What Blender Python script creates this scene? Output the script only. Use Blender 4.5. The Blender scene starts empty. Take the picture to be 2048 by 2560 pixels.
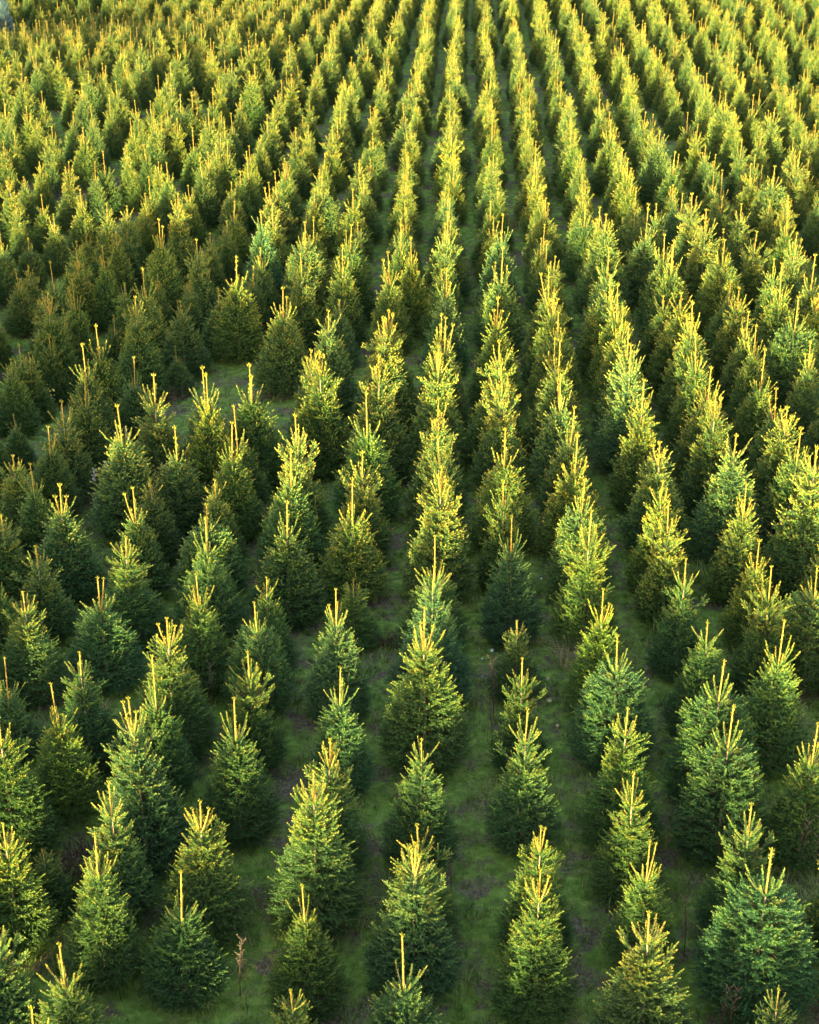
import bpy, math, random
import numpy as np
from mathutils import Vector, Matrix
R = math.radians
C = bpy.context.scene
COL = C.collection

# ------------------------------------------------------------------ camera
F_PX, CAM_H, PITCH = 4000.0, 13.6, math.atan(1970 / 4000.0)
cd = bpy.data.cameras.new('camera'); cam = bpy.data.objects.new('camera', cd); COL.objects.link(cam)
cd.sensor_fit = 'VERTICAL'; cd.sensor_height = 24.0; cd.lens = 24.0 * F_PX / 2560
cd.clip_start = 0.1; cd.clip_end = 3000
cam.location = (0, 0, CAM_H); cam.rotation_euler = (math.pi / 2 - PITCH, 0, 0)
C.camera = cam

# ------------------------------------------------------------------ sky and sun
SUN_AZ, SUN_EL = 202.0, 5.3        # the low sun stands behind the camera
w = bpy.data.worlds.new('World'); C.world = w; w.use_nodes = True
nt = w.node_tree; sky = nt.nodes.new('ShaderNodeTexSky')
sky.sky_type = 'NISHITA'; sky.sun_disc = False
sky.sun_elevation = R(SUN_EL); sky.sun_rotation = R(SUN_AZ)
sky.air_density = 1.0; sky.dust_density = 1.0; sky.ozone_density = 0.6
bg = nt.nodes['Background']; bg.inputs[1].default_value = 0.15
nt.links.new(sky.outputs[0], bg.inputs[0])
sl = bpy.data.lights.new('sun', 'SUN'); so = bpy.data.objects.new('sun', sl); COL.objects.link(so)
sl.energy = 3.0; sl.angle = R(0.6); sl.color = (1.0, 0.89, 0.42)
sv = Vector((math.sin(R(SUN_AZ)) * math.cos(R(SUN_EL)), math.cos(R(SUN_AZ)) * math.cos(R(SUN_EL)), math.sin(R(SUN_EL))))
so.rotation_euler = (-sv).to_track_quat('-Z', 'Y').to_euler(); so.location = (-5, -20, 20)
C.view_settings.view_transform = 'Standard'; C.view_settings.look = 'None'
C.view_settings.gamma = 1.0; C.view_settings.exposure = 3.15
C.render.engine = 'CYCLES'
C.cycles.max_bounces = 6; C.cycles.diffuse_bounces = 3; C.cycles.transmission_bounces = 3
C.cycles.use_denoising = True
C.cycles.denoising_prefilter = 'ACCURATE'

# ------------------------------------------------------------------ ground, raised and sunk to shape the low sun's light and shade
def ground_z(x, y):
    x = np.asarray(x, float); y = np.asarray(y, float)
    z = 0 * x
    for cx, cy, sx, sy, a in SHADING_SWELLS:
        z = z + a * np.exp(-((x - cx) / sx) ** 2 - ((y - cy) / sy) ** 2)
    return z
SHADING_SWELLS = [(-17, 19, 7.5, 6.5, 3.4), (-9, 39, 12, 10, -1.6), (-25, 92, 20, 14, -3.2), (-14, 62, 9, 7, 0.6), (26, 72, 20, 28, 0.8)]  # unseen rise added at left to shade the rows; hollows sunk to deepen it
CP, SP = math.cos(PITCH), math.sin(PITCH)
def ray(px, py):
    u = (px - 1024) / F_PX; v = (py - 1280) / F_PX
    return (u, CP - v * SP, -SP - v * CP)
def at(px, py, h=0.0):
    """ground point whose spot h metres above the ground is seen at a pixel of the 2048 x 2560 photograph"""
    d = ray(px, py); z = h
    for _ in range(12):
        t = (CAM_H - z) / -d[2]; x, y = d[0] * t, d[1] * t
        z = h + float(ground_z(x, y))
    return x, y, z - h
def project(x, y, z):
    dz = z - CAM_H; f = y * CP - dz * SP; u = x / f; v = (-y * SP - dz * CP) / f
    return 1024 + F_PX * u, 1280 + F_PX * v, f

# ------------------------------------------------------------------ materials
def new_mat(name):
    m = bpy.data.materials.new(name); m.use_nodes = True
    t = m.node_tree; t.nodes.clear(); o = t.nodes.new('ShaderNodeOutputMaterial')
    return m, t, o
def N(t, kind, **kw):
    n = t.nodes.new(kind)
    for k, v in kw.items():
        if k.startswith('i_'): n.inputs[k[2:]].default_value = v
        else: setattr(n, k, v)
    return n
def ramp(t, stops):
    r = t.nodes.new('ShaderNodeValToRGB'); e = r.color_ramp.elements
    while len(e) < len(stops): e.new(0.5)
    for i, (p, c) in enumerate(stops): e[i].position = p; e[i].color = (*c, 1)
    return r
def leafy(name, stops, trans=0.22, gloss=0.25, use_obj=True):
    """needles: colour follows the age of the shoot ('tone' attribute), times the tree's own tint"""
    m, t, o = new_mat(name)
    a = N(t, 'ShaderNodeAttribute', attribute_name='tone')
    r = ramp(t, stops); t.links.new(a.outputs['Fac'], r.inputs[0])
    mix = N(t, 'ShaderNodeMixRGB', blend_type='MULTIPLY'); mix.inputs[0].default_value = 1
    t.links.new(r.outputs[0], mix.inputs[1])
    if use_obj:                                    # each tree its own green: bluish, plain, yellowish
        b = N(t, 'ShaderNodeObjectInfo'); tr_ = ramp(t, [(0, (.80, .92, 1.12)), (.15, (.82, .92, .98)), (.4, (1, 1, 1)), (.75, (1.04, 1.02, .95)), (1, (1.14, 1.08, .86))])
        t.links.new(b.outputs['Random'], tr_.inputs[0]); m2 = N(t, 'ShaderNodeMixRGB', blend_type='MULTIPLY'); m2.inputs[0].default_value = 1
        t.links.new(tr_.outputs[0], m2.inputs[1]); t.links.new(b.outputs['Color'], m2.inputs[2]); t.links.new(m2.outputs[0], mix.inputs[2])
    else: mix.inputs[2].default_value = (1, 1, 1, 1)
    p = N(t, 'ShaderNodeBsdfPrincipled'); p.inputs['Roughness'].default_value = 0.5
    p.inputs['Specular IOR Level'].default_value = gloss
    tr = N(t, 'ShaderNodeBsdfTranslucent'); ms = N(t, 'ShaderNodeMixShader'); ms.inputs[0].default_value = trans
    t.links.new(mix.outputs[0], p.inputs['Base Color']); t.links.new(mix.outputs[0], tr.inputs[0])
    t.links.new(p.outputs[0], ms.inputs[1]); t.links.new(tr.outputs[0], ms.inputs[2]); t.links.new(ms.outputs[0], o.inputs[0])
    return m
def plain(name, c1, c2, scale=8.0, rough=0.85, bump=0.0):
    m, t, o = new_mat(name)
    tc = N(t, 'ShaderNodeTexCoord'); n = N(t, 'ShaderNodeTexNoise'); n.inputs['Scale'].default_value = scale; n.inputs['Detail'].default_value = 6
    t.links.new(tc.outputs['Object'], n.inputs['Vector'])
    r = ramp(t, [(0.35, c1), (0.65, c2)]); t.links.new(n.outputs[0], r.inputs[0])
    p = N(t, 'ShaderNodeBsdfPrincipled'); p.inputs['Roughness'].default_value = rough; p.inputs['Specular IOR Level'].default_value = 0.2
    t.links.new(r.outputs[0], p.inputs['Base Color']); t.links.new(p.outputs[0], o.inputs[0])
    if bump:
        b = N(t, 'ShaderNodeBump'); b.inputs['Strength'].default_value = bump; t.links.new(n.outputs[0], b.inputs['Height']); t.links.new(b.outputs[0], p.inputs['Normal'])
    return m
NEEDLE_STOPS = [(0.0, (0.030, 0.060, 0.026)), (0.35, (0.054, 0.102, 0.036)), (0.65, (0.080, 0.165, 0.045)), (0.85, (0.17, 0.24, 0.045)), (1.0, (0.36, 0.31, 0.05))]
M_NEEDLE = leafy('spruce_needles', NEEDLE_STOPS)
M_LEAD = leafy('leader_needles', [(0.0, (0.15, 0.19, 0.025)), (0.5, (0.25, 0.25, 0.03)), (1.0, (0.38, 0.30, 0.04))], use_obj=False)
M_BARK = plain('young_spruce_bark', (0.20, 0.13, 0.075), (0.38, 0.26, 0.16), 30, bump=0.3)
M_TWIG = plain('twig_bark', (0.05, 0.035, 0.02), (0.10, 0.07, 0.04), 30)
M_SHOOTBARK = plain('shoot_bark', (0.24, 0.14, 0.03), (0.36, 0.25, 0.06), 40)
MATS = dict(needle=M_NEEDLE, lead=M_LEAD, bark=M_BARK)

# ------------------------------------------------------------------ mesh helpers
def unit(v): return v / np.maximum(np.linalg.norm(v, axis=-1, keepdims=True), 1e-9)
def perp(d):
    a = np.where(np.abs(d[..., 2:3]) < 0.9, np.array([0, 0, 1.0]), np.array([1.0, 0, 0]))
    u = unit(np.cross(d, a)); return u, np.cross(d, u)
class Geo:
    """collects triangles (as numpy blocks) with a tone per corner point and a material slot"""
    def __init__(s): s.v = []; s.f = []; s.t = []; s.m = []; s.n = 0
    def add(s, v, f, tone, mat=0):
        v = np.asarray(v, float).reshape(-1, 3); f = np.asarray(f, int).reshape(-1, 3)
        s.v.append(v); s.f.append(f + s.n); s.t.append(np.broadcast_to(np.asarray(tone, float), (len(v),)).copy())
        s.m.append(np.full(len(f), mat, np.int32)); s.n += len(v)
    def tube(s, pts, rad, tone=0.5, mat=0, k=5):
        pts = np.asarray(pts, float); n = len(pts); rad = np.broadcast_to(rad, (n,))
        d = unit(np.gradient(pts, axis=0)); u, w_ = perp(d)
        a = np.arange(k) / k * 2 * math.pi
        ring = pts[:, None] + rad[:, None, None] * (u[:, None] * np.cos(a)[None, :, None] + w_[:, None] * np.sin(a)[None, :, None])
        f = []
        for i in range(n - 1):
            for j in range(k):
                p, q = i * k + j, i * k + (j + 1) % k
                f += [(p, q, q + k), (p, q + k, p + k)]
        f += [((n - 1) * k, (n - 1) * k + j, (n - 1) * k + j + 1) for j in range(1, k - 1)]
        s.add(ring.reshape(-1, 3), f, tone, mat)
    def arrays(s): return np.concatenate(s.v), np.concatenate(s.f), np.concatenate(s.t), np.concatenate(s.m)
def mesh_from(name, v, f, tone=None, mi=None, mats=(), tint=None, smooth=False):
    me = bpy.data.meshes.new(name)
    me.vertices.add(len(v)); me.vertices.foreach_set('co', np.asarray(v, np.float32).ravel())
    me.loops.add(len(f) * 3); me.loops.foreach_set('vertex_index', np.asarray(f, np.int32).ravel())
    me.polygons.add(len(f)); me.polygons.foreach_set('loop_start', np.arange(0, len(f) * 3, 3, dtype=np.int32))
    try: me.polygons.foreach_set('loop_total', np.full(len(f), 3, np.int32))
    except Exception: pass
    for m in mats: me.materials.append(m)
    if mi is not None: me.polygons.foreach_set('material_index', mi)
    if tone is not None:
        a = me.attributes.new('tone', 'FLOAT', 'POINT'); a.data.foreach_set('value', np.asarray(tone, np.float32))
    if tint is not None:
        a = me.attributes.new('tint', 'FLOAT_COLOR', 'POINT'); a.data.foreach_set('color', np.asarray(tint, np.float32).ravel())
    me.update(calc_edges=True)
    if smooth: me.polygons.foreach_set('use_smooth', np.ones(len(f), bool))
    return me
def geo_mesh(name, g, mats, smooth=False):
    v, f, t, m = g.arrays(); return mesh_from(name, v, f, t, m, mats, smooth=smooth)
def link(name, me, parent=None, loc=None):
    o = bpy.data.objects.new(name, me); COL.objects.link(o)
    if parent is not None: o.parent = parent
    if loc is not None: o.location = loc
    return o
def tag(o, label=None, cat=None, group=None, kind=None):
    for k, v in (('label', label), ('category', cat), ('group', group), ('kind', kind)):
        if v: o[k] = v
    return o

# ------------------------------------------------------------------ spruce
def needles(g, P, D, L, tone, rng, per_m=260, nl=0.016, nw=0.0032, mat=0, spread=0.95, bud=True):
    """bottle-brush shoots: P base, D direction, L length of each"""
    P = np.asarray(P, float); D = unit(np.asarray(D, float)); L = np.asarray(L, float); tone = np.asarray(tone, float)
    cnt = np.maximum(3, (L * per_m).astype(int)); idx = np.repeat(np.arange(len(P)), cnt); n = len(idx)
    start = np.repeat(np.cumsum(cnt) - cnt, cnt); j = (np.arange(n) - start + rng.random(n) * 0.9) / np.repeat(cnt, cnt)
    u, w_ = perp(D); ang = rng.random(n) * 2 * math.pi
    rad = u[idx] * np.cos(ang)[:, None] + w_[idx] * np.sin(ang)[:, None]
    rad[:, 2] += 0.22; rad = unit(rad)                       # needles sweep upward a little
    d = D[idx]; base = P[idx] + d * (L[idx] * j)[:, None]
    nd = unit(d * (1 - 0.45 * spread) + rad * spread * (0.8 + 0.4 * rng.random(n))[:, None])
    ln = nl * (0.8 + 0.4 * rng.random(n)) * (1 - 0.35 * j)
    side = unit(np.cross(nd, rad + 0.6 * rng.normal(size=(n, 3)))) * nw * 0.5
    v = np.empty((n, 3, 3)); v[:, 0] = base - side; v[:, 1] = base + side; v[:, 2] = base + nd * ln[:, None]
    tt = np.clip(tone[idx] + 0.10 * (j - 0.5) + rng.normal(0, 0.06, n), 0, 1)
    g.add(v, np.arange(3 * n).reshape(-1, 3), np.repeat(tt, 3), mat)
    if bud:
        m = len(P); tip = P + D * L[:, None]; b = nw * 1.1
        q = np.empty((m, 4, 3)); q[:, 0] = tip - D * b; q[:, 1] = tip + u * b; q[:, 2] = tip + w_ * b * 0.9 - u * b * 0.4; q[:, 3] = tip + D * b * 2.2
        ff = np.array([(0, 1, 3), (0, 2, 3), (1, 2, 3)])[None] + 4 * np.arange(m)[:, None, None]
        g.add(q, ff, np.repeat(np.clip(tone + 0.35, 0, 1), 4), mat)
def dir_of(az, el): return np.array([math.cos(az) * math.cos(el), math.sin(az) * math.cos(el), math.sin(el)])
def spruce_plan(seed, lead=0.60, rmax=0.60, bushy=1.0, fork=0, lean=0.0, body=0.62, taper=.84, open_top=1.0):
    """where every shoot of a two metre tree goes; returns dict of arrays and wood lines"""
    r = random.Random(seed); H = 2.0
    sh = []      # P, D, L, tone
    top = []     # pale shoots of the sparse top
    wood = []    # (p0, p1, r0, r1)
    ztop = H - lead
    zc = H * body                                 # top of the dense body
    def prof(z):                                  # outline of the dense body
        u = max(0.0, min(1.0, z / zc)); b = rmax * (1 - taper * u)
        return b * (0.62 + 0.38 * min(1, z / 0.28)) if z < 0.28 else b
    def axis(z): return np.array([lean * (z / H) ** 2, 0.3 * lean * (z / H) ** 2, z])
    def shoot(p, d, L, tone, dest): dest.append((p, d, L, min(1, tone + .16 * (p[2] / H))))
    def branch(z, az, length, el, level, tone, dest, curve=0.35):
        """a main branch, bending upward, with side shoots"""
        p = axis(z) + dir_of(az, 0) * 0.012; d = dir_of(az, el); n = max(2, int(length / 0.085)); seg = length / n
        pts = [p]
        for i in range(n):
            e = el + curve * (i + 1) / n; d = dir_of(az + r.uniform(-.08, .08), e); q = p + d * seg; pts.append(q)
            last = i == n - 1
            if last: shoot(p, d, seg * 1.25, min(1, tone + .28), dest)
            elif level <= 1 or i >= n * 0.3: shoot(p, d, seg, tone, dest)
            if level > 1 and i >= (n * 0.25) and not last:
                rem = (n - 1 - i) * seg
                for sgn in (-1, 1):
                    if r.random() < 0.9:
                        sl = min(0.32, 0.10 + rem * 0.55) * r.uniform(.75, 1.15); a2 = az + sgn * r.uniform(.7, 1.05)
                        d2 = dir_of(a2, e + r.uniform(-.35, .3))
                        if sl > 0.13:
                            q2 = q + d2 * sl * .5; shoot(q, d2, sl * .5, tone - .08, dest); shoot(q2, unit(d2 + np.array([0, 0, .15])), sl * .5, tone + .22, dest)
                            for s3 in (-1, 1):
                                for kk in (.45, .85):
                                    if r.random() < .8: shoot(q + d2 * sl * .5 * kk * 1.1, dir_of(a2 + s3 * r.uniform(.6, .95), e + r.uniform(-.3, .5)), sl * r.uniform(.3, .45), tone + r.uniform(.02, .25), dest)
                        else: shoot(q, d2, sl, tone + r.uniform(.05, .2), dest)
            p = q
        wood.append((pts[0], pts[-1], 0.004 + 0.012 * length, 0.002))
    # the top whorls
    z = ztop; k = 0; nodes = []
    step = [r.uniform(.27, .36), r.uniform(.24, .32), r.uniform(.22, .28)]
    while z > 0.12:
        nodes.append(z); z -= step[k] if k < 3 else r.uniform(.18, .24); k += 1
    for k, z in enumerate(nodes):
        if z > zc:                                 # sparse top
            n = r.randint(4, 6); a0 = r.random() * 6.28
            for i in range(n):
                if k == 0: branch(z + r.uniform(-.01, .015), a0 + i * 6.28 / n + r.uniform(-.3, .3), r.uniform(.18, .34) * open_top, R(r.uniform(28, 55)), 1, .66, top, .5)
                elif k == 1: branch(z + r.uniform(-.02, .02), a0 + i * 6.28 / n + r.uniform(-.25, .25), r.uniform(.30, .44) * open_top, R(r.uniform(18, 38)), 2, .5, top, .45)
                else: branch(z, a0 + i * 6.28 / n, r.uniform(.36, .48) * open_top, R(r.uniform(8, 24)), 3, .42, top, .35)
            znext = nodes[k + 1] if k + 1 < len(nodes) else 0.1
            for i in range(int((9 if k == 0 else 22) * bushy)):   # short shoots between the whorls
                zz = r.uniform(znext, z - .03); q = (z - zz) / max(.01, z - znext)
                branch(zz, r.random() * 6.28, r.uniform(.06, .14) + .12 * q * (k + 1), R(r.uniform(20, 45)), 1 if k == 0 else 2, .55, top, .3)
    for i in range(int(120 * open_top)):            # long upswept fingers round the shoulders
        z = r.uniform(zc - .75, ztop - .04); az = r.random() * 6.28; q = (ztop - z) / (ztop - zc + .75)
        L = r.uniform(.14, .24) + .10 * q; e = R(r.uniform(15, 58)); p = axis(z) + dir_of(az, .2) * max(.01, (.60 * prof(z) if z < zc else 0))
        for s_ in range(2):
            d = dir_of(az + r.uniform(-.1, .1), e + .3 * s_); shoot(p, d, L / 2, .45 + .25 * s_, top); p = p + d * L / 2
            if s_ == 0 and q > .3:
                for s3 in (-1, 1): shoot(p, dir_of(az + s3 * r.uniform(.5, .9), e), r.uniform(.05, .10), .6, top)
    for i in range(r.randint(5, 7)):               # a strong whorl at the foot of the leader
        az = r.random() * 6.28; L = r.uniform(.22, .40) * min(1.1, .5 + lead); e = R(r.uniform(35, 58)); p = axis(ztop - .01)
        for s_ in range(3):
            d = dir_of(az, e + .22 * s_); shoot(p, d, L / 3, .5 + .15 * s_, top); p = p + d * L / 3
    # the dense body: branches in whorls and between
    z = zc + 0.02
    while z > 0.07:
        rr = prof(z); n = 7 if z > .8 else 9; a0 = r.random() * 6.28; el = R(26 - 34 * (1 - z / zc))
        for i in range(n):
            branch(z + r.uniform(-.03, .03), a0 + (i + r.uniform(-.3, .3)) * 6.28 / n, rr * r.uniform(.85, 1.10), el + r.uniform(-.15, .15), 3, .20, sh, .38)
        z -= 0.062
    # twigs that fill the outline
    for i in range(int(1150 * bushy)):
        u = r.random() ** .8; z = 0.06 + (zc - .06) * (1 - u) if r.random() < .85 else r.uniform(.06, .5)
        az = r.random() * 6.28; rr = prof(z) * r.uniform(.62, 1.0)
        p = axis(z) + dir_of(az, 0) * (rr - .05); d = dir_of(az + r.uniform(-.7, .7), r.uniform(-.05, .9))
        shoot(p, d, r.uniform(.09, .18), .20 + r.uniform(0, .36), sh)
    for i in range(int(520 * bushy)):             # shoots close to the stem
        z = r.uniform(.1, zc + .12); az = r.random() * 6.28; rr = prof(z) * r.uniform(.08, .5)
        shoot(axis(z) + dir_of(az, 0) * rr, dir_of(az + r.uniform(-.6, .6), r.uniform(.2, 1.1)), r.uniform(.08, .13), .28 + r.uniform(0, .25), sh)
    # leader, with an optional rival
    lead_lines = []
    def leader(base, d, L, curve):
        pts = [base]
        for i in range(6):
            d = unit(d + np.array([0, 0, curve])); pts.append(pts[-1] + d * L / 6)
        lead_lines.append(np.array(pts))
    leader(axis(ztop), unit(np.array([lean * 1.2 + r.uniform(-.03, .03), r.uniform(-.03, .03), 1])), lead, .02)
    for i in range(fork):
        a = r.random() * 6.28; leader(axis(ztop) + dir_of(a, 0) * .01, unit(np.array([math.cos(a) * .42, math.sin(a) * .42, 1])), lead * r.uniform(.55, .85), .14)
    trunk = np.array([axis(zz) for zz in np.linspace(-.05, ztop + .01, 14)])
    return dict(sh=sh, top=top, wood=wood, lead=lead_lines, trunk=trunk, ztop=ztop, H=H, zc=zc)
def pack(L): return [np.array([s[i] for s in L]) for i in range(4)]
def build_spruce(seed, lod, **kw):
    """lod 0 near, 1 middle, 2 far: crown / trunk / leader geometry"""
    pl = spruce_plan(seed, **kw); rng = np.random.default_rng(seed + 7)
    pm, nl, nw = [(330, .026, .0062), (150, .028, .012), (56, .036, .030)][lod]
    crown = Geo()
    P, D, L, T = pack(pl['sh'])
    if lod == 2: keep = rng.random(len(P)) < .5; P, D, L, T = P[keep], D[keep], L[keep] * 1.15, T[keep]
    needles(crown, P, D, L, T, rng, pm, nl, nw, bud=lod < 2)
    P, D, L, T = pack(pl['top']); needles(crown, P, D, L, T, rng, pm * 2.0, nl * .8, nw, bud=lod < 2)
    if lod < 2:
        for p0, p1, r0, r1 in pl['wood']: crown.tube([p0 + (p1 - p0) * .25, (p0 + p1) / 2 - np.array([0, 0, .008]), p1], [r0, (r0 + r1) / 2, r1], .5, 1, 3)
    trunk = Geo(); n = len(pl['trunk']); tr = np.interp(np.linspace(0, 1, n), [0, .6, 1], [.026, .013, .009])
    trunk.tube(pl['trunk'], tr, .5, 0, 6 if lod < 2 else 4)
    lead = Geo()
    for pts in pl['lead']:
        lead.tube(pts, np.linspace(.010, .006, len(pts)), .8, 1, 5 if lod < 2 else 3)
        d = pts[1:] - pts[:-1]; l = np.linalg.norm(d, axis=1); tn = np.linspace(.25, .75, len(d))
        needles(lead, pts[2:-1], d[2:], l[2:], tn[2:], rng, pm * 3.0, nl * .78, nw, 0, .85, bud=False)
        needles(lead, pts[:2], d[:2], l[:2], tn[:2], rng, pm * .4, nl * .5, nw, 0, .7, bud=False)
        m = 6; tip = pts[-1]                       # buds clustered at the tip and a few down the shoot
        bp = np.array([tip - d[-1] * 0 + np.array([0, 0, -.006 * (i > 2)]) for i in range(m)])
        bd = np.array([dir_of(i * 1.1, R(50 if i else 90)) for i in range(m)])
        needles(lead, bp, bd, np.full(m, .022), np.full(m, .35), rng, max(200, pm), nl * .8, nw * 1.3, 0, .8, bud=True)
        for i in range(5):
            f = rng.random(); q = pts[0] + (pts[-1] - pts[0]) * f; a = rng.random() * 6.28
            needles(lead, [q], [dir_of(a, .9)], [.02], [.8], rng, max(160, pm), nl * .7, nw * 1.2, 0)
    return crown, trunk, lead, pl

# ------------------------------------------------------------------ ground
def ground_mat():
    m, t, o = new_mat('mossy_ground')
    tc = N(t, 'ShaderNodeTexCoord')
    def noise(s, d=8, r=.6):
        n = N(t, 'ShaderNodeTexNoise'); n.inputs['Scale'].default_value = s; n.inputs['Detail'].default_value = d; n.inputs['Roughness'].default_value = r
        t.links.new(tc.outputs['Object'], n.inputs['Vector']); return n
    moss = ramp(t, [(.3, (.06, .10, .02)), (.5, (.13, .20, .035)), (.7, (.22, .30, .07))]); n1 = noise(6); t.links.new(n1.outputs[0], moss.inputs[0])
    lit = ramp(t, [(.3, (.05, .038, .028)), (.55, (.13, .10, .07)), (.72, (.24, .20, .14))]); n2 = noise(22); t.links.new(n2.outputs[0], lit.inputs[0])
    mask = ramp(t, [(.48, (0, 0, 0)), (.58, (1, 1, 1))]); n3 = noise(1.3, 9, .75); t.links.new(n3.outputs[0], mask.inputs[0])
    mx = N(t, 'ShaderNodeMixRGB'); t.links.new(mask.outputs[0], mx.inputs[0]); t.links.new(moss.outputs[0], mx.inputs[1]); t.links.new(lit.outputs[0], mx.inputs[2])
    p = N(t, 'ShaderNodeBsdfPrincipled'); p.inputs['Roughness'].default_value = .95; p.inputs['Specular IOR Level'].default_value = .1
    n4 = noise(45, 6); b = N(t, 'ShaderNodeBump'); b.inputs['Strength'].default_value = .8; b.inputs['Distance'].default_value = .03
    t.links.new(n4.outputs[0], b.inputs['Height']); t.links.new(b.outputs[0], p.inputs['Normal'])
    t.links.new(mx.outputs[0], p.inputs['Base Color']); t.links.new(p.outputs[0], o.inputs[0]); return m
xs = np.concatenate([[-600, -300, -120, -70], np.arange(-50, 52, .5), [70, 120, 300, 600]]); ys = np.concatenate([[-300, -100, -40, -15], np.arange(-5, 100, .5), [120, 200, 400, 900]])
X, Y = np.meshgrid(xs, ys); Z = ground_z(X, Y) + .02 * np.sin(X * 3.1 + np.sin(Y * 2.3)) * np.cos(Y * 2.7)
nx, ny = len(xs), len(ys); I = np.arange(nx * ny).reshape(ny, nx)
a, b, c, d = I[:-1, :-1].ravel(), I[:-1, 1:].ravel(), I[1:, 1:].ravel(), I[1:, :-1].ravel()
f = np.concatenate([np.stack([a, b, c], 1), np.stack([a, c, d], 1)])
me = mesh_from('ground', np.stack([X.ravel(), Y.ravel(), Z.ravel()], 1), f, mats=(ground_mat(),), smooth=True)
tag(link('ground', me), kind='structure')

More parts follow.
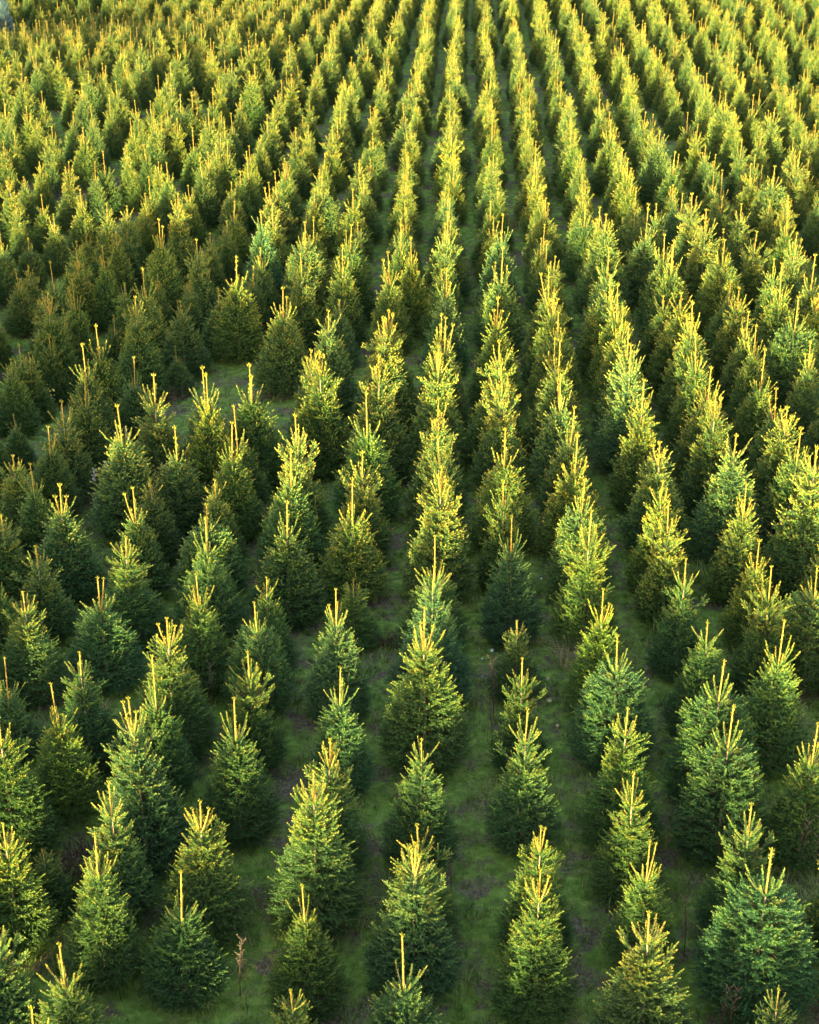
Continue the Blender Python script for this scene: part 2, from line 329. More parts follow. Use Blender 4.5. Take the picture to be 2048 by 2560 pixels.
# ------------------------------------------------------------------ where the trees stand
TIPS = [
 (67,2526),(1949,2475),(730,2475),(153,2357),(1017,2336),(-18,2291),(1635,2280),(763,2217),(438,2182),(1350,2179),(110,2122),(1926,2119),
 (1032,2115),(1625,2100),(230,2082),(1349,2073),(12,2066),(1049,2061),(1873,2008),(494,2006),(273,1960),(1318,1956),(781,1937),(1588,1934),
 (1052,1852),(815,1849),(2041,1806),(-6,1797),(1315,1782),(1571,1772),(1831,1766),(583,1756),(334,1747),(138,1708),(849,1676),(1805,1655),
 (6,1650),(1307,1644),(377,1641),(200,1635),(620,1632),(1549,1592),(1768,1564),(1295,1554),(1959,1551),(411,1545),(1066,1523),(640,1508),
 (1733,1496),(56,1483),(838,1480),(1511,1472),(882,1451),(245,1445),(666,1445),(494,1437),(-9,1425),(1931,1420),(1079,1419),(2047,1419),
 (1714,1399),(93,1367),(1897,1346),(309,1345),(1086,1340),(508,1296),(1285,1294),(1,1288),(1475,1281),(519,1264),(1678,1256),(712,1253),
 (331,1226),(142,1214),(1658,1208),(1868,1208),(1263,1202),(540,1202),(377,1202),(1460,1202),(880,1199),(194,1189),(1098,1172),(80,1161),
 (33,1141),(902,1134),(721,1131),(2041,1122),(1655,1109),(1097,1095),(1441,1091),(1840,1089),(1818,1076),(1267,1076),(1999,1069),(438,1069),
 (117,1067),(571,1063),(744,1037),(1092,1030),(1971,1021),(1426,1020),(592,1017),(300,1011),(154,1005),(1097,999),(1796,987),(1950,978),
 (914,971),(1612,951),(1410,942),(512,942),(205,942),(377,941),(1778,925),(509,923),(624,913),(1257,913),(25,901),(329,895),
 (944,895),(798,883),(74,883),(776,880),(1910,874),(1097,868),(1583,865),(441,865),(209,865),(47,862),(2035,858),(1250,855),
 (1402,852),(1391,850),(126,838),(1754,836),(1895,818),(246,818),(1578,812),(962,797),(1113,797),(1107,788),(282,788),(1394,782),
 (1873,782),(975,779),(822,779),(157,776),(1551,773),(815,764),(1735,760),(453,755),(1245,749),(1998,748),(335,744),(2044,735),
 (1382,735),(117,735),(1707,733),(1848,724),(546,723),(700,721),(1549,714),(310,708),(1825,705),(472,702),(181,702),(1689,693),
 (1529,690),(1117,675),(47,674),(726,674),(361,672),(386,669),(1376,669),(67,666),(1960,659),(131,657),(1937,649),(586,646),
 (2038,643),(194,641),(608,637),(754,637),(978,634),(4,631),(1254,622),(1524,622),(257,619),(855,616),(1917,607),(1681,607),
 (1814,600),(494,600),(70,597),(1028,597),(1664,589),(0,589),(1992,586),(525,586),(289,583),(215,579),(1888,579),(319,576),
 (1811,574),(1794,573),(870,565),(1000,564),(1112,562),(764,557),(568,554),(398,551),(423,548),(1517,540),(1251,539),(131,536),
 (1120,534),(656,530),(1770,527),(1502,521),(312,518),(781,518),(202,513),(1751,512),(442,512),(683,512),(263,512),(1616,512),
 (364,512),(1641,512),(40,512),(1857,512),(1733,509),(1980,509),(582,506),(441,487),(105,487),(1735,486),(362,485),(203,476),
 (784,475),(883,475),(476,466),(678,459),(579,457),(1468,455),(804,445),(22,445),(372,442),(1578,439),(692,430),(592,430),
 (1591,428),(1810,428),(1936,418),(1883,413),(419,408),(168,407),(232,407),(396,407),(896,402),(2024,402),(916,401),(715,398),
 (1131,397),(1573,397),(506,396),(1233,389),(1337,387),(1695,387),(1789,387),(812,386),(1018,383),(522,381),(1685,381),(1996,381),
 (619,380),(260,380),(1557,376),(626,368),(1766,366),(318,365),(834,365),(368,362),(539,359),(565,356),(1855,350),(1985,345),
 (650,341),(931,335),(552,335),(1437,334),(1648,329),(1544,324),(1902,324),(739,321),(208,321),(482,321),(1128,319),(2019,319),
 (830,318),(770,315),(1742,313),(1029,313),(559,306),(752,306),(1233,303),(1531,303),(2040,303),(91,298),(1753,298),(442,297),
 (846,297),(329,297),(383,294),(399,292),(666,288),(1633,287),(1317,287),(583,285),(19,282),(1721,282),(1607,282),(178,282),
 (417,278),(522,276),(684,273),(1936,272),(1839,272),(931,267),(229,267),(70,266),(113,264),(1015,261),(2004,261),(493,258),
 (778,255),(377,254),(951,252),(343,252),(1225,251),(1520,251),(9,249),(601,249),(1591,240),(1507,240),(1886,240),(450,239),
 (1818,235),(1980,235),(1424,235),(482,233),(1131,230),(1800,230),(693,229),(2048,225),(531,223),(426,214),(1018,214),(1771,214),
 (1964,209),(1029,209),(203,209),(880,208),(292,205),(706,202),(864,202),(174,196),(1946,193),(954,193),(245,193),(1050,193),
 (549,193),(1578,191),(1322,188),(1857,188),(727,187),(52,187),(1223,183),(221,181),(626,181),(965,181),(1301,178),(1680,178),
 (3,172),(1750,172),(1395,172),(717,169),(792,168),(746,166),(635,162),(1737,162),(1844,162),(889,162),(809,160),(1669,157),
 (315,154),(558,154),(1904,152),(672,151),(580,150),(141,145),(1136,141),(1923,136),(89,134),(519,131),(1834,131),(1721,125),
 (1821,125),(603,122),(509,122),(920,119),(444,116),(1296,115),(1635,115),(822,114),(298,113),(73,110),(1693,110),(242,110),
 (1560,110),(1878,110),(465,107),(1220,104),(622,104),(1959,104),(1392,104),(353,102),(528,98),(831,98),(16,98),(905,96),
 (375,96),(1852,94),(974,92),(1792,89),(757,88),(641,86),(156,85),(557,85),(781,83),(690,80),(191,79),(1387,78),
 (1468,78),(767,76),(395,74),(257,74),(1614,68),(1058,68),(1217,68),(1836,68),(1536,68),(279,68),(1139,68),(502,62),
 (925,59),(1147,57),(1920,57),(1505,57),(117,55),(582,53),(798,53),(310,53),(982,53),(933,49),(1761,47),(226,47),
 (672,45),(1003,39),(1674,37),(1455,37),(730,34),(1353,31),(1531,31),(1870,31),(858,30),(465,28),(1063,26),(1818,26),
 (1735,26),(1220,26),(101,18),(335,18),(1280,16),
]

# smaller, larger or otherwise special trees by their tip pixel: height, width factor, leader, tint
SPECIAL = {
 (334,1747):(2.6,.95), (730,2475):(1.35,1), (110,2122):(1.0,1.1), (1295,1554):(1.35,1.0), (882,1451):(1.2,1.15), (1949,2475):(1.5,.9),
 (245,1445):(1.85,1.25), (440,865):(1.3,1.1), (202,513):(1.4,1), (215,579):(1.4,1),(70,597):(1.5,1),
}
ROW_YAW = math.atan(151 * CP / F_PX); ROW_S = 1.30; COL_S = 1.30
def rowxy(x, y): return x * math.cos(ROW_YAW) - y * math.sin(ROW_YAW), x * math.sin(ROW_YAW) + y * math.cos(ROW_YAW)
def unrow(a, b): return a * math.cos(ROW_YAW) + b * math.sin(ROW_YAW), -a * math.sin(ROW_YAW) + b * math.cos(ROW_YAW)
rnd = random.Random(11)
trees = []      # dict x y z h wf seen
for (px, py) in TIPS:
    sp = None
    for (a, b), s_ in SPECIAL.items():
        if abs(a - px) < 8 and abs(b - py) < 8: sp = s_
    h = sp[0] if sp else 2.02 * rnd.uniform(.86, 1.14); wf = sp[1] if sp else rnd.uniform(.86, 1.12)
    if px < 720 and 640 < py < 1420 and not sp: h *= .90; wf *= 1.06
    x, y, z = at(px, py, h)
    if any((t['x'] - x) ** 2 + (t['y'] - y) ** 2 < .45 ** 2 for t in trees): continue
    trees.append(dict(x=x, y=y, z=z, h=h, wf=wf, px=px, py=py, fill=False, sp=bool(sp)))
# where a row seems to skip a tree the next one back is simply taller (its tip hides the gap)
byrow = {}
for t in trees: byrow.setdefault(int(round((rowxy(t['x'], t['y'])[0] + .42) / ROW_S)), []).append(t)
for k, L in byrow.items():
    L.sort(key=lambda t: rowxy(t['x'], t['y'])[1]); last = None
    for t in L:
        b = rowxy(t['x'], t['y'])[1]
        if last is not None and t['py'] > 480 and not t['sp']:
            g_ = b - last
            t['h'] = min(2.7, max(1.65, t['h'] + (.34 * (g_ - 1.5) if g_ > 1.5 else .45 * (g_ - 1.1) if g_ < 1.1 else 0)))
            t['x'], t['y'], t['z'] = at(t['px'], t['py'], t['h']); b = rowxy(t['x'], t['y'])[1]
        last = b
# rows continued where the photograph is too dense to tell trees apart, and outside the frame
OFF = -0.42
grid = {}
for t in trees: grid.setdefault((int(t['x'] // 2), int(t['y'] // 2)), []).append(t)
def near(x, y, d):
    i, j = int(x // 2), int(y // 2)
    return any((t['x'] - x) ** 2 + (t['y'] - y) ** 2 < d * d for a in (i - 1, i, i + 1) for b in (j - 1, j, j + 1) for t in grid.get((a, b), ()))
for k in range(-42, 44):
    for m in range(0, 96):
        a = OFF + k * ROW_S + rnd.uniform(-.15, .15); b = m * COL_S + rnd.uniform(-.2, .2) + 4
        x, y = unrow(a, b); z = float(ground_z(x, y)); h = 1.95 * rnd.uniform(.8, 1.1)
        px, py, f = project(x, y, z + h)
        if y > 125: continue
        marg = 160
        if py > 2560 + 10: 
            if py > 4300 or px < -700 or px > 2748: continue
        elif px < -700 or px > 2048 + 300: continue
        inside = -20 < px < 2068 and py < 2560
        gap = .98
        if inside and py > 760:
            gap = 1.12; h *= .80; px, py, f = project(x, y, z + h)
            if (py > 1500 and near(x, y, 1.25)) or (40 < px < 1000 and 760 < py < 1100) or px > 1850 and 1450 < py: continue    # some gaps in the near rows are real
        if near(x, y, gap if inside else .85): continue
        t = dict(x=x, y=y, z=z, h=h, wf=rnd.uniform(.86, 1.12), px=px, py=py, fill=True)
        trees.append(t); grid.setdefault((int(x // 2), int(y // 2)), []).append(t)
for t in trees:
    a, b = rowxy(t['x'], t['y']); t['k'] = int(round((a - OFF) / ROW_S)); t['b'] = b; t['d'] = math.sqrt(t['x'] ** 2 + t['y'] ** 2 + CAM_H ** 2)
    # size of its visible box in the frame
    hw = .5 * t['wf'] * t['h'] / 2 * F_PX / t['d'] ; hh = t['h'] * F_PX / t['d'] * .8
    x0, x1 = max(0, t['px'] - hw), min(2048, t['px'] + hw); y0, y1 = max(0, t['py']), min(2560, t['py'] + hh)
    t['vis'] = max(0, x1 - x0) * max(0, y1 - y0)
trees.sort(key=lambda t: -t['vis'])
ind = [t for t in trees if t['vis'] > 0][:300]; rest = [t for t in trees if t not in ind]


# ------------------------------------------------------------------ tree models
KINDS = [dict(lead=.60), dict(lead=.66, fork=1), dict(lead=.40, rmax=.64, body=.60), dict(lead=.80, rmax=.58, body=.55), dict(lead=.56, fork=2),
         dict(lead=.62, rmax=.58, lean=.06), dict(lead=.42, rmax=.62, bushy=1.15, fork=3), dict(lead=.52, rmax=.54, body=.52, open_top=1.25), dict(lead=.36, rmax=.66, body=.68),
         dict(lead=.70, rmax=.58, lean=-.06, body=.60), dict(lead=.50, rmax=.6, body=.56, open_top=1.1), dict(lead=.58, rmax=.62, taper=.5)]
LOOK = ['one straight golden leader', 'a forked leader', 'a short leader', 'a very long bare leader', 'a three-pronged leader', 'a slightly leaning leader', 'a bushy many-tipped top', 'an open airy top', 'a squat full crown', 'a long thin leader', 'a loose top whorl', 'a rounded dense crown']
models = {}
def model(i, lod):
    if (i, lod) not in models:
        c, tr, le, pl = build_spruce(100 + i, lod, **KINDS[i])
        models[(i, lod)] = (geo_mesh('crown', c, (M_NEEDLE, M_TWIG)), geo_mesh('trunk', tr, (M_BARK,), True), geo_mesh('leader', le, (M_LEAD, M_SHOOTBARK)))
    return models[(i, lod)]
def tint_of(r):
    q = r.random()
    if q < .06: c = (.80, .95, 1.25)
    elif q < .2: c = (1.12, 1.08, .88)
    elif q < .45: c = (.78, .85, .85)
    else: c = (1, 1, 1)
    b = r.uniform(.85, 1.18); return (c[0] * b * r.uniform(.93, 1.07), c[1] * b, c[2] * b * r.uniform(.9, 1.1))
rr_ = random.Random(5)
ind.sort(key=lambda t: (t['d']))
NUMW = ['', 'first', 'second', 'third', 'fourth', 'fifth', 'sixth', 'seventh', 'eighth', 'ninth', 'tenth', 'eleventh', 'twelfth', 'thirteenth', 'fourteenth', 'fifteenth', 'sixteenth', 'seventeenth', 'eighteenth', 'nineteenth', 'twentieth', 'twenty-first', 'twenty-second', 'twenty-third', 'twenty-fourth', 'twenty-fifth', 'twenty-sixth', 'twenty-seventh', 'twenty-eighth', 'twenty-ninth', 'thirtieth']
rowcount = {}
for t in sorted(ind, key=lambda t: t['b']):
    rowcount[t['k']] = rowcount.get(t['k'], 0) + 1; t['ord'] = rowcount[t['k']]
for n, t in enumerate(ind):
    i = rr_.randrange(len(KINDS)); lod = 0 if t['d'] < 27 else 1
    if t['h'] < 1.6: i = 2
    crown, trunk, leader = model(i, lod)
    s = t['h'] / 2.0
    e = bpy.data.objects.new('spruce_tree', None); COL.objects.link(e); e.empty_display_size = .3
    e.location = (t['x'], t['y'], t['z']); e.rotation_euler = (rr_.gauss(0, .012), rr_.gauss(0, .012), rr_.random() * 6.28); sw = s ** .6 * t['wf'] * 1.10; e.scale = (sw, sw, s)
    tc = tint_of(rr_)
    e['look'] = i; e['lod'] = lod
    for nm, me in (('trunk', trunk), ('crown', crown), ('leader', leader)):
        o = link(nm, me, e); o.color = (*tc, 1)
    k = t['k']; row = 'the centre row' if k == 0 else ('%s row %s of centre' % (NUMW[abs(k)], 'right' if k > 0 else 'left'))
    size = 'small' if t['h'] < 1.6 else ('slim' if t['wf'] < .95 else ('broad' if t['wf'] > 1.05 else 'green'))
    tag(e, '%s spruce, %s, %s from front in %s' % (size, LOOK[i], NUMW[t['ord']], row), 'spruce tree', 'young spruces planted in rows')
# everything beyond the three hundred largest: one mass, set out on points
protos = {}
for e in [o for o in COL.objects if o.name.startswith('spruce_tree')]:
    key = e['look']; del e['look']
    if e['lod'] == 1 and key not in protos: protos[key] = [c for c in e.children]
    del e['lod']
keys = sorted(protos)
pm_ = bpy.data.meshes.new('plantation_points'); pm_.vertices.add(len(rest))
pm_.vertices.foreach_set('co', np.array([(t['x'], t['y'], t['z']) for t in rest], np.float32).ravel())
for nm, ty, vals, fld in (('kind', 'INT', [rr_.randrange(len(keys)) for _ in rest], 'value'),
                          ('turn', 'FLOAT_VECTOR', [(rr_.gauss(0, .012), rr_.gauss(0, .012), rr_.random() * 6.28) for _ in rest], 'vector'),
                          ('size', 'FLOAT_VECTOR', [(.98 * (t['h'] / 2) ** .6 * t['wf'], .98 * (t['h'] / 2) ** .6 * t['wf'], t['h'] / 2) for t in rest], 'vector')):
    at_ = pm_.attributes.new(nm, ty, 'POINT'); at_.data.foreach_set(fld, np.array(vals, np.int32 if ty == 'INT' else np.float32).ravel())
po = link('spruce_plantation', pm_)
ng = bpy.data.node_groups.new('plantation', 'GeometryNodeTree')
ng.interface.new_socket('Geometry', in_out='INPUT', socket_type='NodeSocketGeometry'); ng.interface.new_socket('Geometry', in_out='OUTPUT', socket_type='NodeSocketGeometry')
gi = ng.nodes.new('NodeGroupInput'); go = ng.nodes.new('NodeGroupOutput'); allj = ng.nodes.new('GeometryNodeJoinGeometry')
for kx in keys:
    j = ng.nodes.new('GeometryNodeJoinGeometry')
    for c in protos[kx]:
        oi = ng.nodes.new('GeometryNodeObjectInfo'); oi.transform_space = 'ORIGINAL'; oi.inputs['Object'].default_value = c; oi.inputs['As Instance'].default_value = True
        ng.links.new(oi.outputs['Geometry'], j.inputs[0])
    g2 = ng.nodes.new('GeometryNodeGeometryToInstance'); ng.links.new(j.outputs[0], g2.inputs[0]); ng.links.new(g2.outputs[0], allj.inputs[0])
ip = ng.nodes.new('GeometryNodeInstanceOnPoints'); ip.inputs['Pick Instance'].default_value = True
def named(nm, ty):
    n = ng.nodes.new('GeometryNodeInputNamedAttribute'); n.data_type = ty; n.inputs['Name'].default_value = nm; return n.outputs['Attribute']
e2r = ng.nodes.new('FunctionNodeEulerToRotation')
ng.links.new(named('turn', 'FLOAT_VECTOR'), e2r.inputs[0]); ng.links.new(e2r.outputs[0], ip.inputs['Rotation'])
ng.links.new(named('size', 'FLOAT_VECTOR'), ip.inputs['Scale']); ng.links.new(named('kind', 'INT'), ip.inputs['Instance Index'])
ng.links.new(gi.outputs[0], ip.inputs['Points']); ng.links.new(allj.outputs[0], ip.inputs['Instance']); ng.links.new(ip.outputs[0], go.inputs[0])
md = po.modifiers.new('rows', 'NODES'); md.node_group = ng
tag(po, 'dense rows of distant young spruces filling the top of the field', 'plantation', kind='stuff')

# ------------------------------------------------------------------ undergrowth
rg = random.Random(77); ng_ = np.random.default_rng(77)
def blades(g, x, y, n, spread, hgt, wid, tone, lean=.5):
    """n grass blades (two-segment) around x, y"""
    a = ng_.random(n) * 6.283; r = spread * np.sqrt(ng_.random(n)); bx = x + r * np.cos(a); by = y + r * np.sin(a)
    bz = ground_z(bx, by) + .02 * np.sin(bx * 3.1 + np.sin(by * 2.3)) * np.cos(by * 2.7) - .01
    h = hgt * (.5 + ng_.random(n)); d = ng_.random(n) * 6.283; l = lean * (.3 + ng_.random(n)); ux, uy = np.cos(d), np.sin(d); sx, sy = -uy * wid, ux * wid
    v = np.empty((n, 5, 3))
    v[:, 0] = np.stack([bx - sx, by - sy, bz], 1); v[:, 1] = np.stack([bx + sx, by + sy, bz], 1)
    mx, my, mz = bx + ux * h * l * .35, by + uy * h * l * .35, bz + h * .62
    v[:, 2] = np.stack([mx - sx * .8, my - sy * .8, mz], 1); v[:, 3] = np.stack([mx + sx * .8, my + sy * .8, mz], 1)
    v[:, 4] = np.stack([bx + ux * h * l, by + uy * h * l, bz + h * (1 - .35 * l)], 1)
    f = np.array([(0, 1, 3), (0, 3, 2), (2, 3, 4)])[None] + 5 * np.arange(n)[:, None, None]
    g.add(v, f, np.repeat(np.clip(tone + ng_.normal(0, .12, n), 0, 1), 5), 0)
M_GRASS = leafy('grass_blades', [(0, (.05, .10, .02)), (.35, (.11, .18, .03)), (.6, (.20, .25, .06)), (.8, (.26, .22, .10)), (1, (.42, .36, .22))], use_obj=False)
M_DRY = leafy('dry_stems', [(0, (.045, .022, .018)), (.3, (.10, .06, .045)), (.6, (.22, .16, .11)), (.85, (.42, .34, .24)), (1, (.72, .68, .62))], use_obj=False, trans=.2)
g = Geo()
def patchy(x, y): return math.sin(x * 1.7 + 2 * math.sin(y * .9)) + math.sin(y * 2.1 + 1.5 * math.sin(x * 1.3))
for i in range(17000):
    y = 12 + 30 * rg.random() ** 1.4; hw = (y + 6) * .30 + .6; x = rg.uniform(-hw, hw); q = patchy(x, y)
    dry = q < -.7 and rg.random() < .6
    big = rg.random() < .06
    blades(g, x, y, rg.randint(5, 11) if not big else 22, rg.uniform(.04, .12), rg.uniform(.04, .09) * (1 + 1.0 * (q > .6)) * (2.2 if big else 1), .0045 if y < 20 else .008, .72 if dry else (.30 + .12 * q + rg.uniform(-.1, .15)), .9)
tag(link('grass', geo_mesh('grass', g, (M_GRASS,))), 'short green and straw-coloured grass in the aisles', 'grass', kind='stuff')

def thing(name, px, py, label, cat, group=None, h=0.0):
    x, y, z = at(px, py, h); e = bpy.data.objects.new(name, None); COL.objects.link(e); e.location = (x, y, z); e.empty_display_size = .2
    tag(e, label, cat, group); return e
def local_blades(g, n, spread, hgt, wid, tone, lean):
    k = len(g.v); blades(g, 0, 0, n, spread, hgt, wid, tone, lean); g.v[k][:, 2] -= float(ground_z(0, 0))
def seed_stalk(e, h, pale, seedlen=.3, fluff=1.0, lean=.1):
    """one tall dead flower stalk: bare stem, dry leaves, a seed plume on top"""
    a = rg.random() * 6.28; pts = [np.array([math.cos(a) * lean * u * u, math.sin(a) * lean * u * u, h * u]) for u in np.linspace(0, 1, 6)]
    s = Geo(); s.tube(pts, np.linspace(.007, .003, 6), .25, 0, 4)
    link('stem', geo_mesh('stem', s, (M_DRY,)), e)
    p = Geo(); n = 10; P = []; D = []
    top = pts[-1]; dv = unit(pts[-1] - pts[-2])
    for i in range(n):
        f = i / n; P.append(top - dv * seedlen * (1 - f)); D.append(dir_of(i * 2.4, .9))
    needles(p, P, D, np.array([seedlen * .22] * n), np.full(n, pale), ng_, 420, .03 * fluff, .006, 0, 1.0, bud=False)
    link('seed_head', geo_mesh('seed_head', p, (M_DRY,)), e)
    l = Geo(); m = 9; P = [pts[0] + (pts[-1] - pts[0]) * rg.uniform(.15, .7) for _ in range(m)]; D = [dir_of(rg.random() * 6.28, rg.uniform(-.9, .1)) for _ in range(m)]
    needles(l, P, D, np.full(m, .07), np.full(m, .3), ng_, 120, .03, .008, 0, .5, bud=False)
    link('dead_leaves', geo_mesh('dead_leaves', l, (M_DRY,)), e)
# white seed plumes of willowherb, left of centre
HERB = [((278, 1170), .95, 'leftmost white seed plume in the clump before the dark dead weeds'), ((255, 1182), .8, 'short pale seed plume at the left foot of the clump beside the dead weeds'),
        ((300, 1155), .9, 'slender white seed plume left of the dark dead weeds'), ((228, 1160), .95, 'fluffy white seed plume farthest left in the white clump'),
        ((398, 1130), .97, 'tall white seed plume left of the yellow-green spruce foot'), ((403, 1165), .9, 'lower white seed plume under the tallest one'),
        ((445, 1140), .98, 'bright white seed plume before the skirt of a yellow-green spruce'), ((370, 1170), .9, 'small white seed plume right of the dark dead weeds'),
        ((418, 1185), .8, 'pale seed plume nearest the bare arching stems'), ((246, 1172), .9, 'white seed plume second from left in the clump'),
        ((160, 1120), .95, 'white seed plume in front of a dark spruce near the left edge'), ((138, 1100), .9, 'thin white seed plume left of another by the left edge'),
        ((318, 1080), .97, 'pair member of white plumes against a dark spruce, right one'), ((292, 1085), .85, 'faint white plume against a dark spruce, left one'),
        ((606, 1082), .97, 'lone white seed plume between two green spruces left of centre')]
HERB = [((278,1160),.95,'white seed plume third from left in the clump left of the brown weeds'), ((228,1170),.95,'white seed plume leftmost in the clump left of the brown weeds'),
        ((252,1155),.90,'white seed plume second from left in the clump left of the brown weeds'), ((398,1125),.97,'tallest white seed plume right of the brown weeds'),
        ((404,1165),.90,'white seed plume low beneath the tallest one right of the brown weeds'), ((446,1152),.98,'bright white seed plume against the skirt of a yellow-green spruce'),
        ((371,1166),.85,'small white seed plume just right of the brown weeds'), ((418,1180),.80,'pale seed plume beside the arching bare stems'),
        ((160,1105),.93,'right one of two white seed plumes by the dark spruce at left'), ((137,1080),.88,'left one of two white seed plumes by the dark spruce at left'),
        ((319,1068),.95,'right one of two white plumes above the brown weeds'), ((295,1075),.80,'left one of two faint plumes above the brown weeds'),
        ((608,1075),.97,'lone white seed plume between two green spruces, left of centre'), ((397,655),.97,'pale seed plume among dark spruces at upper left')]
for (px, py), pale, lab in HERB:
    h = rg.uniform(.85, 1.1); e = thing('willowherb_stalk', px, py, lab, 'seed stalk', 'white willowherb seed stalks', h); seed_stalk(e, h, pale, .30, 1.3)
# brown and grey dead stalks
DEAD = [((595,2390),.45,.9,'brown dead flower spike between two spruces at the bottom, left of centre'), ((530,1690),.5,.9,'drooping grey stalk in front of a dark spruce, lower left'),
        ((1835,1385),.62,1.0,'tan dead dock spike beside a yellow-green spruce at right'), ((1877,1470),.7,1.0,'pale grey dead stalk below the tan dock spike'), ((1659,1455),.55,.9,'tan dead stalk left of a sunlit spruce, right of centre'),
        ((1405,1185),.5,.9,'grey dead stalk on the left flank of a golden spruce'), ((1236,1690),.3,1.1,'tall dark dead stalk in the open aisle right of centre'), ((1232,1790),.25,.7,'short dark dead stalk in the open aisle right of centre'),
        ((2012,2090),.5,1.0,'left one of two grey dead stalks near the right edge'), ((2040,2095),.55,1.0,'right one of two grey dead stalks near the right edge'),
        ((1810,2500),.45,.8,'left one of two dead stalks beneath the large lower right spruce'), ((1830,2505),.5,.8,'right one of two dead stalks beneath the large lower right spruce'),
        ((1720,2290),.42,.9,'purplish dead stalk left of the large lower right spruce'), ((1130,2170),.35,.8,'brown dead stalk right of the forked centre spruce'),
        ((1948,1760),.45,.9,'brown dead stalk under the small spruce at the right'), ((1215,700),.4,.9,'grey-brown dead stalk between rows in the upper middle'), ((1488,930),.35,.9,'dark dead stalk between rows right of centre'),
        ((510,1300),.3,.9,'brown dead stalk beside the lone seed plume'), ((670,1290),.6,.9,'brown-tipped dead stalk leaning from a spruce, left of centre')]
for (px, py), tone, h, lab in DEAD:
    e = thing('dead_stalk', px, py, lab, 'dead stalk', 'dead brown weed stalks', h * .7); seed_stalk(e, h, tone, h * .5, .8, .06)
# weed thickets
def thicket(name, px, py, lab, w_, d_, h, n, tone, cat='weeds', group='thickets of dead weeds'):
    e = thing(name, px, py, lab, cat, group, .2); g = Geo(); s = Geo()
    for i in range(n):
        a = rg.random() * 6.28; r = math.sqrt(rg.random()); p = np.array([math.cos(a) * r * w_, math.sin(a) * r * d_, 0]); pts = [p]; d = dir_of(rg.random() * 6.28, rg.uniform(.8, 1.5)); hh = h * rg.uniform(.5, 1.1)
        for k in range(4): pts.append(pts[-1] + d * hh / 4); d = unit(d + np.array([rg.gauss(0, .35), rg.gauss(0, .35), -.12]))
        s.tube(pts, np.linspace(.006, .002, 5), tone, 0, 3)
        m = 5; P = [pts[rg.randint(1, 4)] for _ in range(m)]; D = [dir_of(rg.random() * 6.28, rg.uniform(-.5, .8)) for _ in range(m)]
        needles(g, P, D, np.full(m, .09), np.full(m, tone + .08), ng_, 110, .022, .007, 0, .9, bud=False)
    link('stems', geo_mesh('stems', s, (M_DRY,)), e); link('dead_leaves', geo_mesh('dead_leaves', g, (M_DRY,)), e); return e
thicket('weed_thicket', 290, 1290, 'dark reddish-brown dead thicket behind the white seed plumes', .42, .5, .95, 170, .12)
thicket('weed_thicket', 455, 1300, 'brown dead weeds right of the white seed plumes', .45, .35, .5, 80, .2)
thicket('weed_thicket', 700, 975, 'grey-brown dead weeds in the open gap, upper left of centre', .55, .5, .45, 110, .42)
thicket('weed_thicket', 420, 985, 'grey dead weeds beside the small bluish spruce', .35, .4, .5, 80, .5)
thicket('weed_thicket', 2030, 1400, 'tall tan and grey dead weeds at the right edge', .32, .6, 1.5, 150, .55)
thicket('weed_thicket', 1950, 1450, 'dark brown dead weeds below the yellow leaves at right', .4, .4, .5, 80, .14)
thicket('weed_thicket', 1385, 1320, 'rusty fern patch between two rows right of centre', .18, .4, .5, 50, .38)
thicket('weed_thicket', 1375, 1350, 'blackened dead weeds below the rusty fern', .22, .2, .3, 50, .05)
thicket('weed_thicket', 165, 2170, 'blackish bramble hollow between two spruces at lower left', .4, .55, .6, 120, .08)
thicket('weed_thicket', 230, 495, 'grey dry grass and weeds behind the small trees at upper left', 1.6, .8, .55, 220, .62)
thicket('weed_thicket', 20, 500, 'grey dry weeds at the left edge of the upper field', 1.3, .9, .55, 160, .62)
thicket('weed_thicket', 980, 1590, 'dark dead weed clump on bright moss at centre left', .22, .2, .35, 40, .12)
thicket('weed_thicket', 655, 2240, 'bare grey twigs lying on moss at lower left', .22, .3, .35, 30, .5)
# dry grass tussocks
def tussock(px, py, lab, sp, h, n, tone):
    e = thing('dry_grass_tussock', px, py, lab, 'dry grass', 'dry grass tussocks'); g = Geo(); local_blades(g, n, sp, h, .004, tone, 1.0)
    link('blades', geo_mesh('blades', g, (M_GRASS,)), e)
tussock(1920, 1860, 'large pale tussock of bleached grass near the right edge', .55, .38, 900, .85)
tussock(1440, 1660, 'pale drooping grass tuft between rows, right of centre', .28, .40, 320, .9)
tussock(870, 1555, 'grey-green grass tuft at the head of the bright moss', .2, .25, 200, .7)
tussock(1270, 560, 'pale dry grass in the gap of the upper middle rows', .5, .3, 300, .8)
tussock(1500, 560, 'pale dry grass in the gap right of the lone small tree', .6, .3, 300, .8)
tussock(2000, 2250, 'long tangled grass along the lower right edge', .8, .2, 900, .62)
tussock(1240, 2000, 'flattened brownish grass in the aisle right of centre', .5, .1, 500, .75)
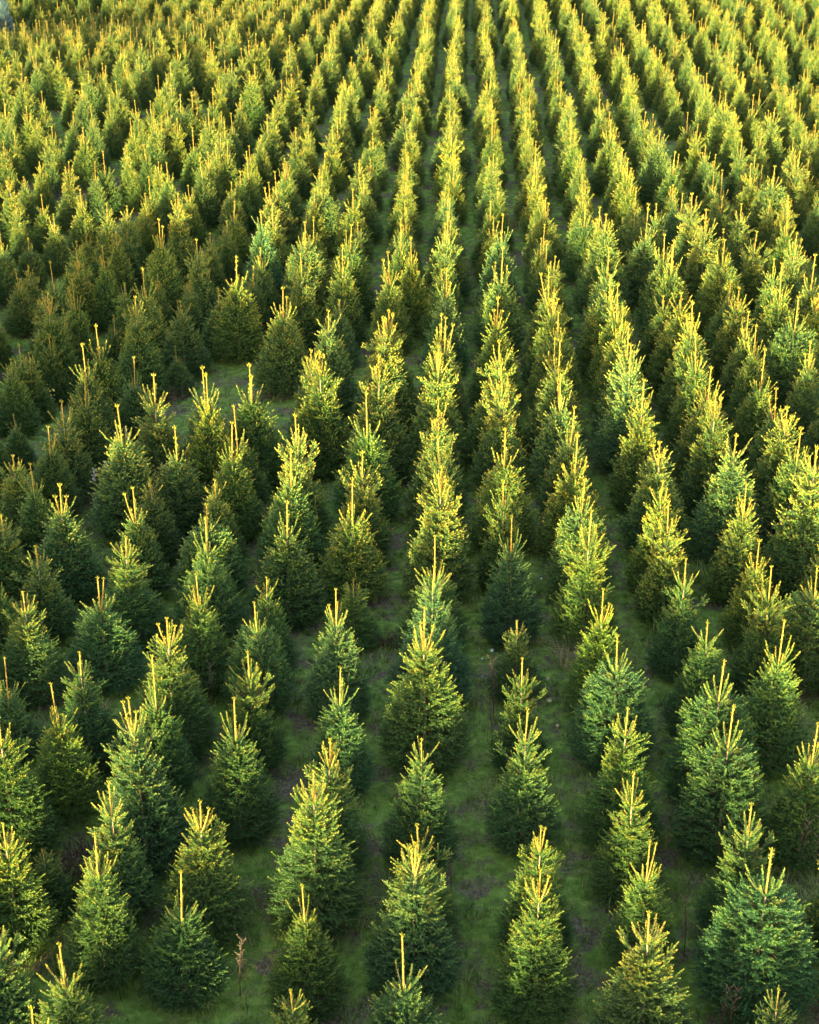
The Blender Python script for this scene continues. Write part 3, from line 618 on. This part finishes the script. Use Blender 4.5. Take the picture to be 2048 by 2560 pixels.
# yellow-leaved seedling
M_YEL = leafy('yellow_leaves', [(0, (.55, .38, .05)), (1, (.75, .6, .12))], use_obj=False)
def leafy_seedling(px, py, lab, n, size, spread, hh):
    e = thing('leafy_seedling', px, py, lab, 'seedling', None, hh); s = Geo(); l = Geo()
    for i in range(5):
        a = i * 1.3; pts = [np.array([0, 0, 0.]), np.array([math.cos(a) * spread * .4, math.sin(a) * spread * .4, hh * .6]), np.array([math.cos(a) * spread, math.sin(a) * spread, hh])]; s.tube(pts, [.006, .004, .002], .2, 0, 4)
    for i in range(n):
        a = rg.random() * 6.28; r = spread * math.sqrt(rg.random()); c = np.array([math.cos(a) * r, math.sin(a) * r, hh * rg.uniform(.55, 1.05)]); u = dir_of(rg.random() * 6.28, rg.uniform(-.4, .4)); w_ = unit(np.cross(u, [rg.gauss(0, .4), rg.gauss(0, .4), 1])); k = size * rg.uniform(.7, 1.2)
        ring = [c + u * k * math.cos(q) + w_ * k * .8 * math.sin(q) * (1 - .25 * math.cos(q)) for q in np.linspace(0, 6.283, 9)[:-1]]
        l.add([c + np.array([0, 0, .008])] + ring, [(0, j + 1, (j + 1) % 8 + 1) for j in range(8)], rg.random())
    link('stem', geo_mesh('stem', s, (M_DRY,)), e); link('leaves', geo_mesh('leaves', l, (M_YEL,)), e)
leafy_seedling(1975, 1385, 'yellow-leaved seedling beside the tall tan weeds at the right edge', 34, .035, .26, .6)
leafy_seedling(125, 965, 'small yellowing seedling between spruces at the left', 10, .03, .12, .6)
leafy_seedling(50, 1200, 'pale yellow-leaved sprig by a spruce at the far left', 12, .03, .18, .6)
# fallen bits: pale leaves, mushrooms
M_PALE = plain('pale_leaf', (.55, .58, .6), (.75, .78, .8), 20); M_MUSH = plain('mushroom_cap', (.35, .27, .17), (.55, .45, .32), 20)
def leaf(px, py, lab, s, mat=None, name='fallen_leaf', cat='leaf', group='pale fallen leaves'):
    g = Geo(); ring = [np.array([math.cos(q) * s, .7 * s * math.sin(q), .03 + .012 * math.sin(3 * q)]) for q in np.linspace(0, 6.283, 11)[:-1]]
    g.add([np.array([0, 0, .045])] + ring, [(0, j + 1, (j + 1) % 10 + 1) for j in range(10)], .5)
    x, y, z = at(px, py); o = link(name, geo_mesh(name, g, (mat or M_PALE,)), None, (x, y, z)); o.rotation_euler = (.3, .1, rg.random() * 6); tag(o, lab, cat, group)
leaf(1229, 1629, 'white fallen leaf on moss beside the small dark spruce', .045)
leaf(1204, 1651, 'tiny pale leaf on moss just below the white fallen leaf', .02)
leaf(1352, 1450, 'pale fallen leaf in the aisle beside the bright double spruce', .025)
def mushroom(px, py, lab, s):
    x, y, z = at(px, py); e = bpy.data.objects.new('mushroom', None); COL.objects.link(e); e.location = (x, y, z); tag(e, lab, 'mushroom', 'tan mushrooms in the aisle')
    c = Geo(); prof = [(0.001, .035), (.5, .032), (.85, .022), (1, .010), (.8, .006)]; n = 12; v = [(math.cos(a) * r * s, math.sin(a) * r * s, .03 + zz) for r, zz in prof for a in np.linspace(0, 6.283, n + 1)[:-1]]
    f = [(i * n + j, i * n + (j + 1) % n, (i + 1) * n + (j + 1) % n) for i in range(4) for j in range(n)] + [(i * n + j, (i + 1) * n + (j + 1) % n, (i + 1) * n + j) for i in range(4) for j in range(n)]
    c.add(v, f, .5); link('cap', geo_mesh('cap', c, (M_MUSH,)), e); s_ = Geo(); s_.tube([(0, 0, -.01), (0, 0, .04)], [.008, .007], .5, 0, 6); link('stalk', geo_mesh('stalk', s_, (M_MUSH,)), e)
mushroom(1373, 1757, 'largest tan mushroom cap in the aisle right of centre', .045)
mushroom(1369, 1703, 'tan mushroom just above the largest one in the aisle', .03)
mushroom(1394, 1820, 'tan mushroom below the largest one in the aisle', .03)
mushroom(1607, 1340, 'pale mushroom cap in the aisle, upper right of centre', .035)
# silvery dead spruce sapling and the big blue spruce at the top left corner
bn = leafy('blue_needles', [(0, (.07, .13, .13)), (1, (.22, .34, .36))], use_obj=False)
def special_tree(name, px, py, h, lab, cat, seed, mat, wf=1.0, lod=0, **kw):
    x, y, z = at(px, py, h); c, tr, le, pl = build_spruce(seed, lod, **kw); e = bpy.data.objects.new(name, None); COL.objects.link(e)
    e.location = (x, y, z); e.scale = (h / 2 * wf, h / 2 * wf, h / 2); tag(e, lab, cat)
    link('trunk', geo_mesh('trunk', tr, (M_BARK,)), e); link('crown', geo_mesh('crown', c, (mat, M_TWIG)), e)
    le.m = [np.zeros_like(m_) for m_ in le.m]; link('leader', geo_mesh('leader', le, (mat,)), e)
special_tree('blue_spruce', -25, -100, 4.2, 'large pale blue spruce cut by the top left corner', 'blue spruce', 501, bn, 1.1, 0, lead=.25, rmax=.6, body=.8)
special_tree('dead_sapling', 490, 1090, .8, 'silvery dead sapling between a dark spruce and the grass', 'dead sapling', 502, M_DEAD if 'M_DEAD' in globals() else leafy('silver_twigs', [(0, (.35, .36, .36)), (1, (.7, .72, .74))], use_obj=False), .9, 2, lead=.3, rmax=.5, body=.5, bushy=.4)
